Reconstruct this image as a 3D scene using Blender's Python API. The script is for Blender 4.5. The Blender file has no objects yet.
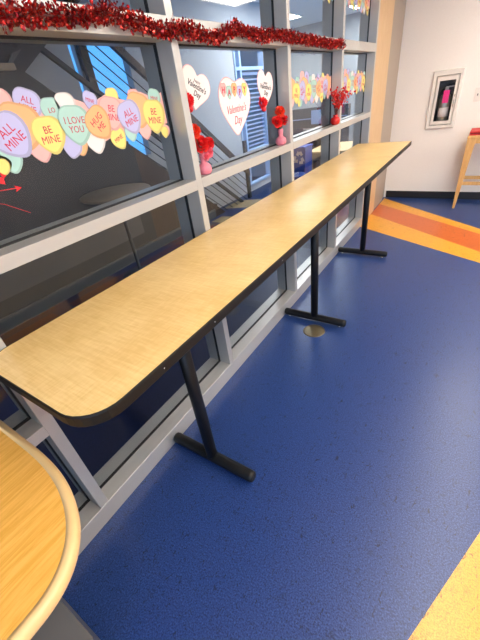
import bpy, bmesh, math, random
from mathutils import Vector, Matrix
random.seed(7)
scene = bpy.context.scene
col = scene.collection
PI = math.pi

# ---------------------------------------------------------------- camera
cam_d = bpy.data.cameras.new('camera')
cam = bpy.data.objects.new('camera', cam_d); col.objects.link(cam)
rt = Vector((0.83849193, 0.53123625, -0.12132325))
up = Vector((-0.21387462, 0.52562139, 0.82339529))
fw = Vector((-0.50118752, 0.66446234, -0.55434724))
cam.matrix_world = Matrix(((rt.x, up.x, -fw.x, 1.1469), (rt.y, up.y, -fw.y, 0.0), (rt.z, up.z, -fw.z, 1.6367), (0, 0, 0, 1)))
cam_d.sensor_fit = 'VERTICAL'; cam_d.sensor_height = 24.0; cam_d.lens = 24.0 * 328.58 / 640
cam_d.clip_start = 0.02
scene.camera = cam

# ---------------------------------------------------------------- world, lights, exposure
world = bpy.data.worlds.new('world'); scene.world = world; world.use_nodes = True
bg = world.node_tree.nodes['Background']
bg.inputs[0].default_value = (0.10, 0.40, 0.95, 1); bg.inputs[1].default_value = 1.0
scene.view_settings.view_transform = 'Standard'
scene.view_settings.look = 'None'
scene.view_settings.exposure = 0.74
scene.view_settings.gamma = 1
scene.view_settings.use_curve_mapping = False

def area(name, loc, size, power, color, rot):
    d = bpy.data.lights.new(name, 'AREA'); d.shape = 'RECTANGLE'; d.size, d.size_y = size; d.energy = power; d.color = color
    o = bpy.data.objects.new(name, d); col.objects.link(o); o.location = loc; o.rotation_euler = rot
    return o
WARM = (1.0, 0.93, 0.84); COOL = (0.82, 0.9, 1.0)
# added cool lamp outside an unseen window behind the camera, tints mullion returns blue
area('added_cool_light', (2.8, -3.3, 1.65), (3.8, 1.7), 62, (0.55, 0.75, 1.0), (PI/2, 0, 0))
# ceiling troffers of the room (their light; the fixtures are built below)
TROFF = [(x, y) for x in (1.8, 3.9) for y in (0.1, 1.3, 2.5, 3.7, 4.9)]
OTHER = [(-1.3, 7.4), (-3.4, 8.9), (-1.3, 9.7), (-1.5, 6.1)]

# ---------------------------------------------------------------- materials
def new_mat(name):
    m = bpy.data.materials.new(name); m.use_nodes = True
    return m, m.node_tree.nodes, m.node_tree.links, m.node_tree.nodes['Principled BSDF']
def mat(name, c, rough=0.5, metal=0.0, spec=0.5, noise=0.0, nscale=20, bump=0.0, coat=0.0):
    m, N, L, b = new_mat(name)
    b.inputs['Base Color'].default_value = (*c, 1); b.inputs['Roughness'].default_value = rough
    b.inputs['Metallic'].default_value = metal; b.inputs['Specular IOR Level'].default_value = spec
    b.inputs['Coat Weight'].default_value = coat
    tc = N.new('ShaderNodeTexCoord'); nz = N.new('ShaderNodeTexNoise'); nz.inputs['Scale'].default_value = nscale
    nz.inputs['Detail'].default_value = 5
    L.new(tc.outputs['Object'], nz.inputs['Vector'])
    if noise > 0:
        mx = N.new('ShaderNodeMix'); mx.data_type = 'RGBA'
        mx.inputs['A'].default_value = (*[v * (1 - noise) for v in c], 1)
        mx.inputs['B'].default_value = (*[min(1, v * (1 + noise)) for v in c], 1)
        L.new(nz.outputs['Fac'], mx.inputs['Factor']); L.new(mx.outputs['Result'], b.inputs['Base Color'])
    if bump > 0:
        bp = N.new('ShaderNodeBump'); bp.inputs['Strength'].default_value = bump; bp.inputs['Distance'].default_value = 0.002
        L.new(nz.outputs['Fac'], bp.inputs['Height']); L.new(bp.outputs['Normal'], b.inputs['Normal'])
    return m
def speckle(name, c, dark, light, rough, amt=0.5):
    """sheet flooring: streaky mottled colour with small dark and pale specks"""
    m, N, L, b = new_mat(name)
    tc = N.new('ShaderNodeTexCoord')
    n1 = N.new('ShaderNodeTexNoise'); n1.inputs['Scale'].default_value = 170; n1.inputs['Detail'].default_value = 6; n1.inputs['Roughness'].default_value = 0.7
    n2 = N.new('ShaderNodeTexNoise'); n2.inputs['Scale'].default_value = 26; n2.inputs['Detail'].default_value = 8; n2.inputs['Distortion'].default_value = 2.0
    n3 = N.new('ShaderNodeTexNoise'); n3.inputs['Scale'].default_value = 2.2; n3.inputs['Detail'].default_value = 4
    for n in (n1, n2, n3): L.new(tc.outputs['Object'], n.inputs['Vector'])
    r1 = N.new('ShaderNodeValToRGB'); r1.color_ramp.elements[0].position = 0.36; r1.color_ramp.elements[1].position = 0.66
    r1.color_ramp.elements[0].color = (*dark, 1); r1.color_ramp.elements[1].color = (*light, 1)
    e = r1.color_ramp.elements.new(0.5); e.color = (*c, 1)
    L.new(n1.outputs['Fac'], r1.inputs['Fac'])
    r2 = N.new('ShaderNodeValToRGB'); r2.color_ramp.elements[0].position = 0.30; r2.color_ramp.elements[1].position = 0.42
    r2.color_ramp.elements[0].color = (0.25, 0.25, 0.25, 1); r2.color_ramp.elements[1].color = (1, 1, 1, 1)
    L.new(n2.outputs['Fac'], r2.inputs['Fac'])
    mx = N.new('ShaderNodeMix'); mx.data_type = 'RGBA'; mx.blend_type = 'MULTIPLY'; mx.inputs['Factor'].default_value = amt
    L.new(r1.outputs['Color'], mx.inputs['A']); L.new(r2.outputs['Color'], mx.inputs['B'])
    # scattered dark flecks and short scuffs
    mp = N.new('ShaderNodeMapping'); mp.inputs['Scale'].default_value = (1.0, 0.45, 1.0); mp.inputs['Rotation'].default_value = (0, 0, 0.5)
    L.new(tc.outputs['Object'], mp.inputs['Vector'])
    n4 = N.new('ShaderNodeTexNoise'); n4.inputs['Scale'].default_value = 60; n4.inputs['Detail'].default_value = 3; n4.inputs['Distortion'].default_value = 1.5
    L.new(mp.outputs['Vector'], n4.inputs['Vector'])
    r4 = N.new('ShaderNodeValToRGB'); r4.color_ramp.elements[0].position = 0.31; r4.color_ramp.elements[1].position = 0.35
    r4.color_ramp.elements[0].color = (0.12, 0.12, 0.12, 1); r4.color_ramp.elements[1].color = (1, 1, 1, 1)
    L.new(n4.outputs['Fac'], r4.inputs['Fac'])
    mx4 = N.new('ShaderNodeMix'); mx4.data_type = 'RGBA'; mx4.blend_type = 'MULTIPLY'; mx4.inputs['Factor'].default_value = 0.8
    L.new(mx.outputs['Result'], mx4.inputs['A']); L.new(r4.outputs['Color'], mx4.inputs['B']); L.new(mx4.outputs['Result'], b.inputs['Base Color'])
    mr = N.new('ShaderNodeMapRange'); mr.inputs['To Min'].default_value = rough - 0.03; mr.inputs['To Max'].default_value = rough + 0.03
    L.new(n3.outputs['Fac'], mr.inputs['Value']); L.new(mr.outputs['Result'], b.inputs['Roughness'])
    bp = N.new('ShaderNodeBump'); bp.inputs['Strength'].default_value = 0.05; bp.inputs['Distance'].default_value = 0.003
    L.new(n1.outputs['Fac'], bp.inputs['Height']); L.new(bp.outputs['Normal'], b.inputs['Normal'])
    b.inputs['Specular IOR Level'].default_value = 0.5
    return m
def wood(name, c1, c2, axis_scale, rough, scale=1.0, weave=False):
    m, N, L, b = new_mat(name)
    tc = N.new('ShaderNodeTexCoord'); mp = N.new('ShaderNodeMapping'); mp.inputs['Scale'].default_value = axis_scale
    L.new(tc.outputs['Object'], mp.inputs['Vector'])
    nz = N.new('ShaderNodeTexNoise'); nz.inputs['Scale'].default_value = 10 * scale; nz.inputs['Detail'].default_value = 8; nz.inputs['Roughness'].default_value = 0.65
    nz.inputs['Distortion'].default_value = 0.6
    L.new(mp.outputs['Vector'], nz.inputs['Vector'])
    fac = nz.outputs['Fac']
    if weave:
        mp2 = N.new('ShaderNodeMapping'); mp2.inputs['Scale'].default_value = (axis_scale[1], axis_scale[0], 1)
        L.new(tc.outputs['Object'], mp2.inputs['Vector'])
        nz2 = N.new('ShaderNodeTexNoise'); nz2.inputs['Scale'].default_value = 9 * scale; nz2.inputs['Detail'].default_value = 5
        L.new(mp2.outputs['Vector'], nz2.inputs['Vector'])
        nz3 = N.new('ShaderNodeTexNoise'); nz3.inputs['Scale'].default_value = 5; nz3.inputs['Detail'].default_value = 3
        L.new(tc.outputs['Object'], nz3.inputs['Vector'])
        a = N.new('ShaderNodeMath'); a.operation = 'ADD'; L.new(nz.outputs['Fac'], a.inputs[0]); L.new(nz2.outputs['Fac'], a.inputs[1])
        a2 = N.new('ShaderNodeMath'); a2.operation = 'ADD'; L.new(a.outputs[0], a2.inputs[0]); L.new(nz3.outputs['Fac'], a2.inputs[1])
        a3 = N.new('ShaderNodeMath'); a3.operation = 'DIVIDE'; a3.inputs[1].default_value = 3.0; L.new(a2.outputs[0], a3.inputs[0])
        fac = a3.outputs[0]
    r = N.new('ShaderNodeValToRGB'); r.color_ramp.elements[0].position = 0.40; r.color_ramp.elements[1].position = 0.60
    r.color_ramp.elements[0].color = (*c1, 1); r.color_ramp.elements[1].color = (*c2, 1)
    L.new(fac, r.inputs['Fac']); L.new(r.outputs['Color'], b.inputs['Base Color'])
    b.inputs['Roughness'].default_value = rough
    return m
def emis(name, c, s):
    m, N, L, b = new_mat(name)
    b.inputs['Base Color'].default_value = (*c, 1); b.inputs['Emission Color'].default_value = (*c, 1); b.inputs['Emission Strength'].default_value = s
    return m
def glass(name, tint, refl_rough=0.0):
    m = bpy.data.materials.new(name); m.use_nodes = True; N = m.node_tree.nodes; L = m.node_tree.links
    N.remove(N['Principled BSDF'])
    tr = N.new('ShaderNodeBsdfTransparent'); tr.inputs['Color'].default_value = (*tint, 1)
    gl = N.new('ShaderNodeBsdfGlossy'); gl.inputs['Roughness'].default_value = refl_rough
    fr = N.new('ShaderNodeFresnel'); fr.inputs['IOR'].default_value = 1.5
    # the pane is modelled with two faces; back faces must not reflect fully
    ge = N.new('ShaderNodeNewGeometry'); inv = N.new('ShaderNodeMath'); inv.operation = 'SUBTRACT'; inv.inputs[0].default_value = 1.0
    L.new(ge.outputs['Backfacing'], inv.inputs[1])
    mu = N.new('ShaderNodeMath'); mu.operation = 'MULTIPLY'; L.new(fr.outputs[0], mu.inputs[0]); L.new(inv.outputs[0], mu.inputs[1])
    mx = N.new('ShaderNodeMixShader'); L.new(mu.outputs[0], mx.inputs[0]); L.new(tr.outputs[0], mx.inputs[1]); L.new(gl.outputs[0], mx.inputs[2])
    L.new(mx.outputs[0], N['Material Output'].inputs['Surface'])
    return m

M = {}
M['floor'] = speckle('blue_sheet_floor', (0.013, 0.041, 0.172), (0.003, 0.009, 0.055), (0.048, 0.100, 0.29), 0.35)
M['yellow'] = speckle('yellow_sheet_floor', (0.76, 0.34, 0.016), (0.50, 0.19, 0.006), (0.86, 0.44, 0.05), 0.30, 0.35)
M['orange'] = speckle('orange_sheet_floor', (0.58, 0.115, 0.012), (0.42, 0.07, 0.008), (0.68, 0.16, 0.025), 0.30, 0.35)
M['wall'] = mat('cream_wall_paint', (0.87, 0.83, 0.77), 0.7, noise=0.03, nscale=60, bump=0.05)
M['ceiling'] = mat('white_ceiling_tile', (0.75, 0.75, 0.73), 0.9, noise=0.04, nscale=150)
M['alu'] = mat('painted_aluminium', (0.54, 0.53, 0.51), 0.36, metal=0.45, noise=0.03, nscale=8)
M['gasket'] = mat('black_rubber', (0.008, 0.008, 0.009), 0.5)
M['base_black'] = mat('black_vinyl_base', (0.012, 0.012, 0.014), 0.4)
M['lam'] = wood('maple_laminate', (0.72, 0.47, 0.165), (0.86, 0.62, 0.27), (14, 1.2, 1), 0.32, 1.3, weave=True)
M['edge'] = mat('black_rubber_edge', (0.010, 0.009, 0.008), 0.5, spec=0.25, noise=0.2, nscale=30)
M['blackmetal'] = mat('black_powder_coat', (0.007, 0.007, 0.008), 0.42, spec=0.3)
M['chrome'] = mat('bright_metal', (0.7, 0.7, 0.7), 0.25, metal=1)
M['oak'] = wood('golden_oak', (0.78, 0.385, 0.055), (0.92, 0.51, 0.115), (10, 0.7, 1), 0.35, 0.9)
M['oakedge'] = mat('pale_oak_edging', (0.78, 0.54, 0.25), 0.38, noise=0.05, nscale=10)
M['panelwood'] = wood('maple_panel', (0.64, 0.42, 0.20), (0.72, 0.50, 0.26), (9, 9, 0.6), 0.4)
M['tanframe'] = mat('taupe_painted_frame', (0.40, 0.33, 0.26), 0.45, noise=0.02)
M['stoolwood'] = wood('honey_wood', (0.60, 0.33, 0.10), (0.72, 0.44, 0.16), (6, 6, 0.7), 0.4)
M['white'] = mat('white_enamel', (0.78, 0.74, 0.67), 0.35)
M['glass'] = glass('storefront_glass', (0.88, 0.90, 0.91))
M['cabglass'] = glass('cabinet_glass', (0.95, 0.95, 0.95))
M['brass'] = mat('dull_brass', (0.17, 0.14, 0.085), 0.4, metal=0.7, noise=0.15, nscale=40)
M['greymetal'] = mat('grey_steel_cabinet', (0.15, 0.15, 0.15), 0.35, metal=0.2)
M['tinsel'] = mat('red_foil', (0.38, 0.008, 0.008), 0.28, metal=0.65)
M['tinsel2'] = mat('pale_red_foil', (0.80, 0.08, 0.06), 0.2, metal=0.7)
M['tinseld'] = mat('dark_red_foil', (0.14, 0.003, 0.004), 0.35, metal=0.5)
M['stem'] = mat('dark_stem', (0.10, 0.015, 0.012), 0.5)
M['green'] = mat('leaf_green', (0.03, 0.09, 0.025), 0.5)
M['rose'] = mat('red_petal', (0.72, 0.012, 0.012), 0.5, noise=0.25, nscale=50)
M['roseo'] = mat('orange_red_petal', (0.85, 0.05, 0.015), 0.5, noise=0.25, nscale=50)
M['pinkp'] = mat('pink_petal', (0.88, 0.16, 0.22), 0.5, noise=0.15, nscale=50)
M['pinkg'] = mat('pink_glitter_ceramic', (0.78, 0.22, 0.28), 0.3, noise=0.25, nscale=200, bump=0.3)
M['redball'] = mat('glossy_red', (0.60, 0.01, 0.008), 0.12)
M['hotpink'] = mat('hot_pink_tag', (0.95, 0.03, 0.30), 0.6)
M['steel'] = mat('brushed_steel', (0.42, 0.41, 0.37), 0.3, metal=0.7)
M['dark'] = mat('dark_interior', (0.05, 0.05, 0.055), 0.6)
M['red'] = mat('red_cloth', (0.50, 0.02, 0.018), 0.6)
M['paper'] = mat('white_paper', (0.86, 0.80, 0.78), 0.6)
M['ink'] = mat('charcoal_ink', (0.05, 0.05, 0.06), 0.6)
M['redink'] = mat('crimson_ink', (0.55, 0.02, 0.07), 0.6)
M['redpaper'] = mat('red_paper', (0.80, 0.02, 0.03), 0.6)
CANDY = {'lav': (0.55, 0.55, 0.80), 'ora': (0.90, 0.52, 0.26), 'pink': (0.88, 0.52, 0.50), 'teal': (0.46, 0.70, 0.64), 'yel': (0.88, 0.76, 0.26), 'white': (0.84, 0.82, 0.80)}
for k, c in CANDY.items():
    c = tuple(v**1.15 * 0.95 for v in c)
    M['c_' + k] = mat('candy_' + k, c, 0.55)
    M['r_' + k] = mat('candy_rim_' + k, tuple(v * 0.78 for v in c), 0.55)
# the neighbouring space
M['owall'] = mat('grey_siding', (0.50, 0.52, 0.54), 0.7, noise=0.04, nscale=30)
M['odark'] = mat('charcoal_cladding', (0.045, 0.048, 0.052), 0.6, noise=0.1)
M['okick'] = mat('mid_grey_panel', (0.13, 0.13, 0.125), 0.6, noise=0.1)
M['obrown'] = wood('dark_walnut', (0.075, 0.047, 0.032), (0.10, 0.065, 0.045), (1, 4, 1), 0.5)
M['ofloor'] = mat('navy_floor', (0.012, 0.018, 0.070), 0.3, noise=0.3, nscale=50)
M['omaroon'] = mat('maroon_floor', (0.075, 0.018, 0.03), 0.35, noise=0.2, nscale=50)
M['otan'] = mat('tan_floor', (0.36, 0.25, 0.11), 0.35, noise=0.1)
M['opale'] = mat('pale_wall', (0.42, 0.45, 0.46), 0.8)
M['owhite'] = mat('white_tile', (0.84, 0.87, 0.87), 0.85)
M['bluebin'] = mat('blue_plastic', (0.06, 0.12, 0.45), 0.4)
M['bluetrim'] = mat('pale_blue_frame', (0.42, 0.60, 0.82), 0.4)
M['slat'] = mat('blue_grey_blind', (0.26, 0.36, 0.55), 0.5)
M['troffer'] = emis('troffer_diffuser', (1.0, 0.925, 0.82), 8.9)
M['otroffer'] = emis('neighbour_diffuser', (0.95, 0.98, 1.0), 20.0)
M['ochair'] = mat('dark_upholstery', (0.03, 0.035, 0.05), 0.7)
M['cafetop'] = mat('cafe_table_tan', (0.40, 0.29, 0.19), 0.4)
M['cardboard'] = mat('pale_plywood', (0.45, 0.33, 0.19), 0.6, noise=0.1)

# ---------------------------------------------------------------- mesh helpers
def link(name, bm, mats, parent=None, smooth=False):
    me = bpy.data.meshes.new(name)
    bmesh.ops.recalc_face_normals(bm, faces=bm.faces[:])
    bm.to_mesh(me); bm.free()
    for m in (mats if isinstance(mats, (list, tuple)) else [mats]): me.materials.append(m)
    if smooth:
        for p in me.polygons: p.use_smooth = True
    o = bpy.data.objects.new(name, me); col.objects.link(o)
    if parent: o.parent = parent
    return o
def box(bm, x0, x1, y0, y1, z0, z1, mi=0):
    v = [bm.verts.new(p) for p in ((x0,y0,z0),(x1,y0,z0),(x1,y1,z0),(x0,y1,z0),(x0,y0,z1),(x1,y0,z1),(x1,y1,z1),(x0,y1,z1))]
    for f in ((0,3,2,1),(4,5,6,7),(0,1,5,4),(1,2,6,5),(2,3,7,6),(3,0,4,7)):
        bm.faces.new([v[i] for i in f]).material_index = mi
def bevel(bm, w, seg=2):
    bmesh.ops.bevel(bm, geom=bm.edges[:], offset=w, segments=seg, affect='EDGES', profile=0.5)
def bbox(name, dims, m, parent=None, bv=0.0, seg=2):
    bm = bmesh.new(); box(bm, *dims)
    if bv: bevel(bm, bv, seg)
    return link(name, bm, m, parent)
def prism(bm, pts, fn, t, mi=0, top_mi=None):
    """closed 2D outline extruded; fn(u, v, w) -> 3D, w from 0 to t"""
    a = [bm.verts.new(fn(u, v, 0)) for u, v in pts]; b = [bm.verts.new(fn(u, v, t)) for u, v in pts]
    f = bm.faces.new(a); f.material_index = mi
    f = bm.faces.new(b); f.material_index = mi if top_mi is None else top_mi
    n = len(pts)
    for i in range(n): bm.faces.new((a[i], a[(i+1) % n], b[(i+1) % n], b[i])).material_index = mi
def tube(bm, pts, r, n=10, caps=True, mi=0):
    rings = []
    rr = r if isinstance(r, (list, tuple)) else [r] * len(pts)
    P = [Vector(p) for p in pts]
    for i, p in enumerate(P):
        d = (P[min(i+1, len(P)-1)] - P[max(i-1, 0)]).normalized()
        ref = Vector((0, 0, 1)) if abs(d.z) < 0.9 else Vector((1, 0, 0))
        a = d.cross(ref).normalized(); b = d.cross(a).normalized()
        rings.append([bm.verts.new(p + (a * math.cos(2*PI*k/n) + b * math.sin(2*PI*k/n)) * rr[i]) for k in range(n)])
    for i in range(len(rings)-1):
        for k in range(n):
            f = bm.faces.new((rings[i][k], rings[i][(k+1) % n], rings[i+1][(k+1) % n], rings[i+1][k])); f.material_index = mi; f.smooth = True
    if caps:
        bm.faces.new(rings[0]).material_index = mi; bm.faces.new(rings[-1]).material_index = mi
def lathe(bm, prof, c=(0,0,0), n=20, mi=0):
    rings = []
    for r, z in prof:
        rings.append([bm.verts.new((c[0] + r*math.cos(2*PI*k/n), c[1] + r*math.sin(2*PI*k/n), c[2] + z)) for k in range(n)] if r > 1e-6 else [bm.verts.new((c[0], c[1], c[2]+z))])
    for i in range(len(rings)-1):
        A, B = rings[i], rings[i+1]
        for k in range(n):
            if len(A) == 1 and len(B) == 1: continue
            if len(A) == 1: f = bm.faces.new((A[0], B[k], B[(k+1) % n]))
            elif len(B) == 1: f = bm.faces.new((A[k], A[(k+1) % n], B[0]))
            else: f = bm.faces.new((A[k], A[(k+1) % n], B[(k+1) % n], B[k]))
            f.smooth = True; f.material_index = mi
    if len(rings[0]) > 1: bm.faces.new(rings[0][::-1]).material_index = mi
    if len(rings[-1]) > 1: bm.faces.new(rings[-1]).material_index = mi
def ball(bm, c, r, seg=8, mi=0):
    lathe(bm, [(r*math.sin(PI*i/seg), -r*math.cos(PI*i/seg)) for i in range(seg+1)], c, seg*2 if seg < 8 else 14, mi)
def struct(o): o['kind'] = 'structure'; return o
def tag(o, label, cat, group=None, kind=None):
    o['label'] = label; o['category'] = cat
    if group: o['group'] = group
    if kind: o['kind'] = kind
    return o
def empty(name, loc=(0,0,0), rz=0):
    o = bpy.data.objects.new(name, None); col.objects.link(o); o.location = loc; o.rotation_euler = (0, 0, rz); o.empty_display_size = 0.1
    return o
def copy_tree(o, parent=None):
    c = o.copy(); col.objects.link(c); c.parent = parent
    for ch in list(o.children): copy_tree(ch, c)
    return c
def lettering(txt, size, center, rot, m, parent, axis='x', depth=0.0004, shear=0.0, space=0.85, name='lettering', bold=0.0, width=1.0):
    """flat raised text. axis 'x': reads left to right along +y, faces +x"""
    cu = bpy.data.curves.new('text', 'FONT'); cu.body = txt; cu.size = size; cu.align_x = 'CENTER'; cu.align_y = 'CENTER'
    cu.extrude = depth; cu.shear = shear; cu.space_line = space; cu.offset = bold; cu.resolution_u = 2
    tmp = bpy.data.objects.new('tmp', cu); col.objects.link(tmp)
    dg = bpy.context.evaluated_depsgraph_get(); me = bpy.data.meshes.new_from_object(tmp.evaluated_get(dg))
    bpy.data.objects.remove(tmp)
    R = Matrix.Rotation(rot, 4, 'Z'); S = Matrix.Diagonal((width, 1, 1, 1))
    if axis == 'x': B = Matrix(((0,0,1,0),(1,0,0,0),(0,1,0,0),(0,0,0,1)))
    else: B = Matrix(((1,0,0,0),(0,0,-1,0),(0,1,0,0),(0,0,0,1)))
    me.transform(Matrix.Translation(center) @ B @ R @ S)
    me.materials.clear(); me.materials.append(m)
    o = bpy.data.objects.new(name, me); col.objects.link(o)
    if parent: o.parent = parent
    return o

# ---------------------------------------------------------------- the room shell
YW = 5.98; YB = -3.0; XR = 5.2; CH = 2.75; GX = -0.090; FD = 0.180
bm = bmesh.new()
box(bm, -0.12, XR, YB, YW + 0.12, -0.08, 0.0)
FL = lambda u, v, w: (u, v, w)
def ext(p, q, x):  # y on the line p-q at x
    return p[1] + (q[1]-p[1]) * (x-p[0]) / (q[0]-p[0])
# three fanned stripes that cross the floor in front of the far wall
la = ((-0.02, 5.93), (1.352, 4.726)); lb = ((-0.02, 5.60), (1.359, 4.557)); lc = ((-0.02, 5.09), (1.379, 4.022)); ld = ((0.0, 4.52), (1.39, 3.743))
X1, X2, X3 = 0.0, 1.38, 4.6
for (p, q, mi) in ((la, lb, 1), (lb, lc, 2), (lc, ld, 1)):
    prism(bm, [(X1, ext(*q, X1)), (X2, ext(*q, X2)), (X3, ext(*q, X2) - 2.2), (X3, ext(*p, X2) - 2.2), (X2, ext(*p, X2)), (X1, ext(*p, X1))], FL, 0.0003, mi)
prism(bm, [(1.494, 0.994), (1.304, 0.49), (1.02, -0.26), (1.02, -1.2), (3.2, -1.2), (3.4, 1.8), (2.1, 2.2), (1.78, 1.72)], FL, 0.0003, 1)
struct(link('floor', bm, [M['floor'], M['yellow'], M['orange']]))
struct(bbox('ceiling', (-0.12, XR, YB, YW + 0.12, CH, CH + 0.1), M['ceiling']))
# far wall with the recess of the extinguisher cabinet left open
CX0, CX1, CZ0, CZ1 = 0.468, 0.738, 0.985, 1.575
bm = bmesh.new()
for d in ((-0.12, CX0, 0, CH), (CX1, XR, 0, CH), (CX0, CX1, 0, CZ0), (CX0, CX1, CZ1, CH)):
    box(bm, d[0], d[1], YW, YW + 0.18, d[2], d[3])
struct(link('wall_back', bm, M['wall']))
struct(bbox('wall_right', (XR, XR + 0.12, YB, YW + 0.12, 0, CH), M['wall']))
bm = bmesh.new()
for d in ((-0.12, 0.9, 0, CH), (4.7, XR, 0, CH), (0.9, 4.7, 0, 0.8), (0.9, 4.7, 2.45, CH)): box(bm, d[0], d[1], YB - 0.12, YB, d[2], d[3])  # opening added in the unseen wall to let the cool lamp in
struct(link('wall_front', bm, M['wall']))
bm = bmesh.new()
for x in (0.9, 2.15, 3.4, 4.66): box(bm, x, x + 0.04, YB - 0.09, YB - 0.03, 0.8, 2.45)
box(bm, 0.94, 4.66, YB - 0.09, YB - 0.03, 0.8, 0.84); box(bm, 0.94, 4.66, YB - 0.09, YB - 0.03, 2.41, 2.45)
struct(link('window_front_added', bm, M['alu']))  # unseen window frame, added around the opening for the cool lamp
struct(bbox('baseboard_back', (0.004, XR - 0.01, YW - 0.012, YW, 0.0, 0.104), M['base_black'], bv=0.003))

# ---------------------------------------------------------------- the glazed wall on the left
YM = [-2.12, -0.95, 0.26, 1.377, 2.469, 3.528, 4.60]     # room-side right edge of each mullion
MW = 0.044; SILL0, SILL1 = 1.2835, 1.332; TR0, TR1 = 1.872, 1.942; BZ = 0.109
trim = 0
for y in YM:
    trim += 1
    struct(bbox('trim_%d' % trim, (-FD, 0.0, y - MW, y, BZ if y > -5 else 0, CH), M['alu'], bv=0.0012, seg=1))
YS = YM[0] - MW
trim += 1; struct(bbox('trim_%d' % trim, (-FD, 0.002, YS, YM[-1], 0.0, BZ), M['alu'], bv=0.0015, seg=1))
n = 0
for i in range(len(YM)-1):
    a, b = YM[i], YM[i+1] - MW
    for (z0, z1) in ((SILL0, SILL1), (TR0, TR1), (CH - 0.06, CH)):
        trim += 1; struct(bbox('trim_%d' % trim, (-FD, 0.0008 if z0 != CH - 0.06 else 0, a, b, z0, z1), M['alu'], bv=0.0012, seg=1))
    low = ((BZ, SILL0),)
    if b < 0.26:   # the bays left of the long table's end have one more rail
        trim += 1; struct(bbox('trim_%d' % trim, (-FD, 0.0008, a, b, 0.665, 0.718), M['alu'], bv=0.0012, seg=1)); low = ((BZ, 0.665), (0.718, SILL0))
    for (z0, z1) in low + ((SILL1, TR0), (TR1, CH - 0.06)):
        n += 1
        bm = bmesh.new(); box(bm, GX - 0.003, GX + 0.003, a, b, z0, z1)
        w = struct(link('window_%d' % n, bm, M['glass']))
        bm = bmesh.new(); g = 0.007; e = 0.006
        box(bm, GX - g, GX + g, a, a + e, z0, z1); box(bm, GX - g, GX + g, b - e, b, z0, z1)
        box(bm, GX - g, GX + g, a + e, b - e, z0, z0 + e); box(bm, GX - g, GX + g, a + e, b - e, z1 - e, z1)
        struct(link('window_gasket', bm, M['gasket'], w))
# timber panel and painted frame between the glazing and the corner
struct(bbox('wall_left', (-FD, 0.0, 4.60, 5.22, 0.0, CH), M['panelwood'], bv=0.001, seg=1))
bm = bmesh.new(); box(bm, -FD, -0.012, 5.235, 5.80, 0, CH); box(bm, -FD, -0.03, 5.22, 5.235, 0, CH); box(bm, -FD, -0.03, 5.80, 5.98, 0, CH)
struct(link('trim_frame', bm, M['tanframe']))
struct(bbox('wall_left_rear', (-FD, 0.0, YB, YS, 0.0, CH), M['wall']))

# room lights
def troffer(x, y, m, z=CH, sx=1.2, sy=0.6, label='', en=None):
    r = empty('ceiling_light', (x, y, z))
    bm = bmesh.new()
    for d in ((-sx/2, sx/2, -sy/2, -sy/2 + 0.03), (-sx/2, sx/2, sy/2 - 0.03, sy/2), (-sx/2, -sx/2 + 0.03, -sy/2 + 0.03, sy/2 - 0.03), (sx/2 - 0.03, sx/2, -sy/2 + 0.03, sy/2 - 0.03)):
        box(bm, *d, -0.02, 0.0)
    link('frame', bm, M['white'], r)
    bbox('diffuser', (-sx/2 + 0.03, sx/2 - 0.03, -sy/2 + 0.03, sy/2 - 0.03, -0.014, -0.001), m, r)
    return r
for i, (x, y) in enumerate(TROFF):
    tag(troffer(x, y, M['troffer'], sx=0.6, sy=1.2), 'flush white ceiling light panel over the blue floor', 'ceiling light', 'ceiling lights over the blue floor')

# ---------------------------------------------------------------- the space behind the glass
OX = -2.7; OY0, OY1 = -3.0, 10.6; OCH = 3.0
WIN = [(2.83, 2.935, 1.15, 2.6), (3.03, 3.62, 1.15, 2.6), (5.98, 7.02, 0.12, 2.42)]
bm = bmesh.new(); box(bm, -5.2, -FD - 0.005, OY0, OY1, -0.08, 0.0)
for d in ((-2.30, -1.75, -1.0, 1.30), (-2.30, -1.75, 1.50, 4.1)): box(bm, d[0], d[1], d[2], d[3], 0.0, 0.001, 1)
prism(bm, [(-2.35, 4.25), (-1.3, 4.25), (-1.3, 4.7), (-2.35, 4.55)], FL, 0.001, 2)
prism(bm, [(-2.6, 4.95), (-1.6, 5.3), (-1.6, 5.8), (-2.6, 5.5)], FL, 0.001, 2)
struct(link('floor_beyond', bm, [M['ofloor'], M['omaroon'], M['otan']]))
struct(bbox('ceiling_beyond', (-5.2, -FD - 0.005, OY0, OY1, OCH, OCH + 0.1), M['owhite']))
bm = bmesh.new()
ys = [OY0] + [v for w in WIN for v in w[:2]] + [7.6]
for i in range(0, len(ys), 2): box(bm, OX - 0.1, OX, ys[i], ys[i+1], 0, OCH)
for (a, b, z0, z1) in WIN:
    box(bm, OX - 0.1, OX, a, b, 0, z0); box(bm, OX - 0.1, OX, a, b, z1, OCH)
struct(link('wall_beyond', bm, M['owall']))
struct(bbox('wall_beyond_end', (-5.2, -FD - 0.005, OY1, OY1 + 0.1, 0, OCH), M['opale']))
struct(bbox('wall_beyond_left', (-5.3, -5.2, 7.6, OY1 + 0.1, 0, OCH), M['opale']))
struct(bbox('wall_beyond_return', (-5.2, OX - 0.1, 7.5, 7.6, 0, OCH), M['opale']))
struct(bbox('wall_beyond_rear', (-5.2, -FD - 0.005, OY0 - 0.1, OY0, 0, OCH), M['owall']))
struct(bbox('ground_outside', (-14, OX - 0.1, -2, 20, -0.1, -0.02), M['owhite']))
# dark post between the two tall panes
struct(bbox('trim_post', (OX - 0.04, OX + 0.05, 2.935, 3.03, 0.9, OCH), M['odark'], bv=0.004))
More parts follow.
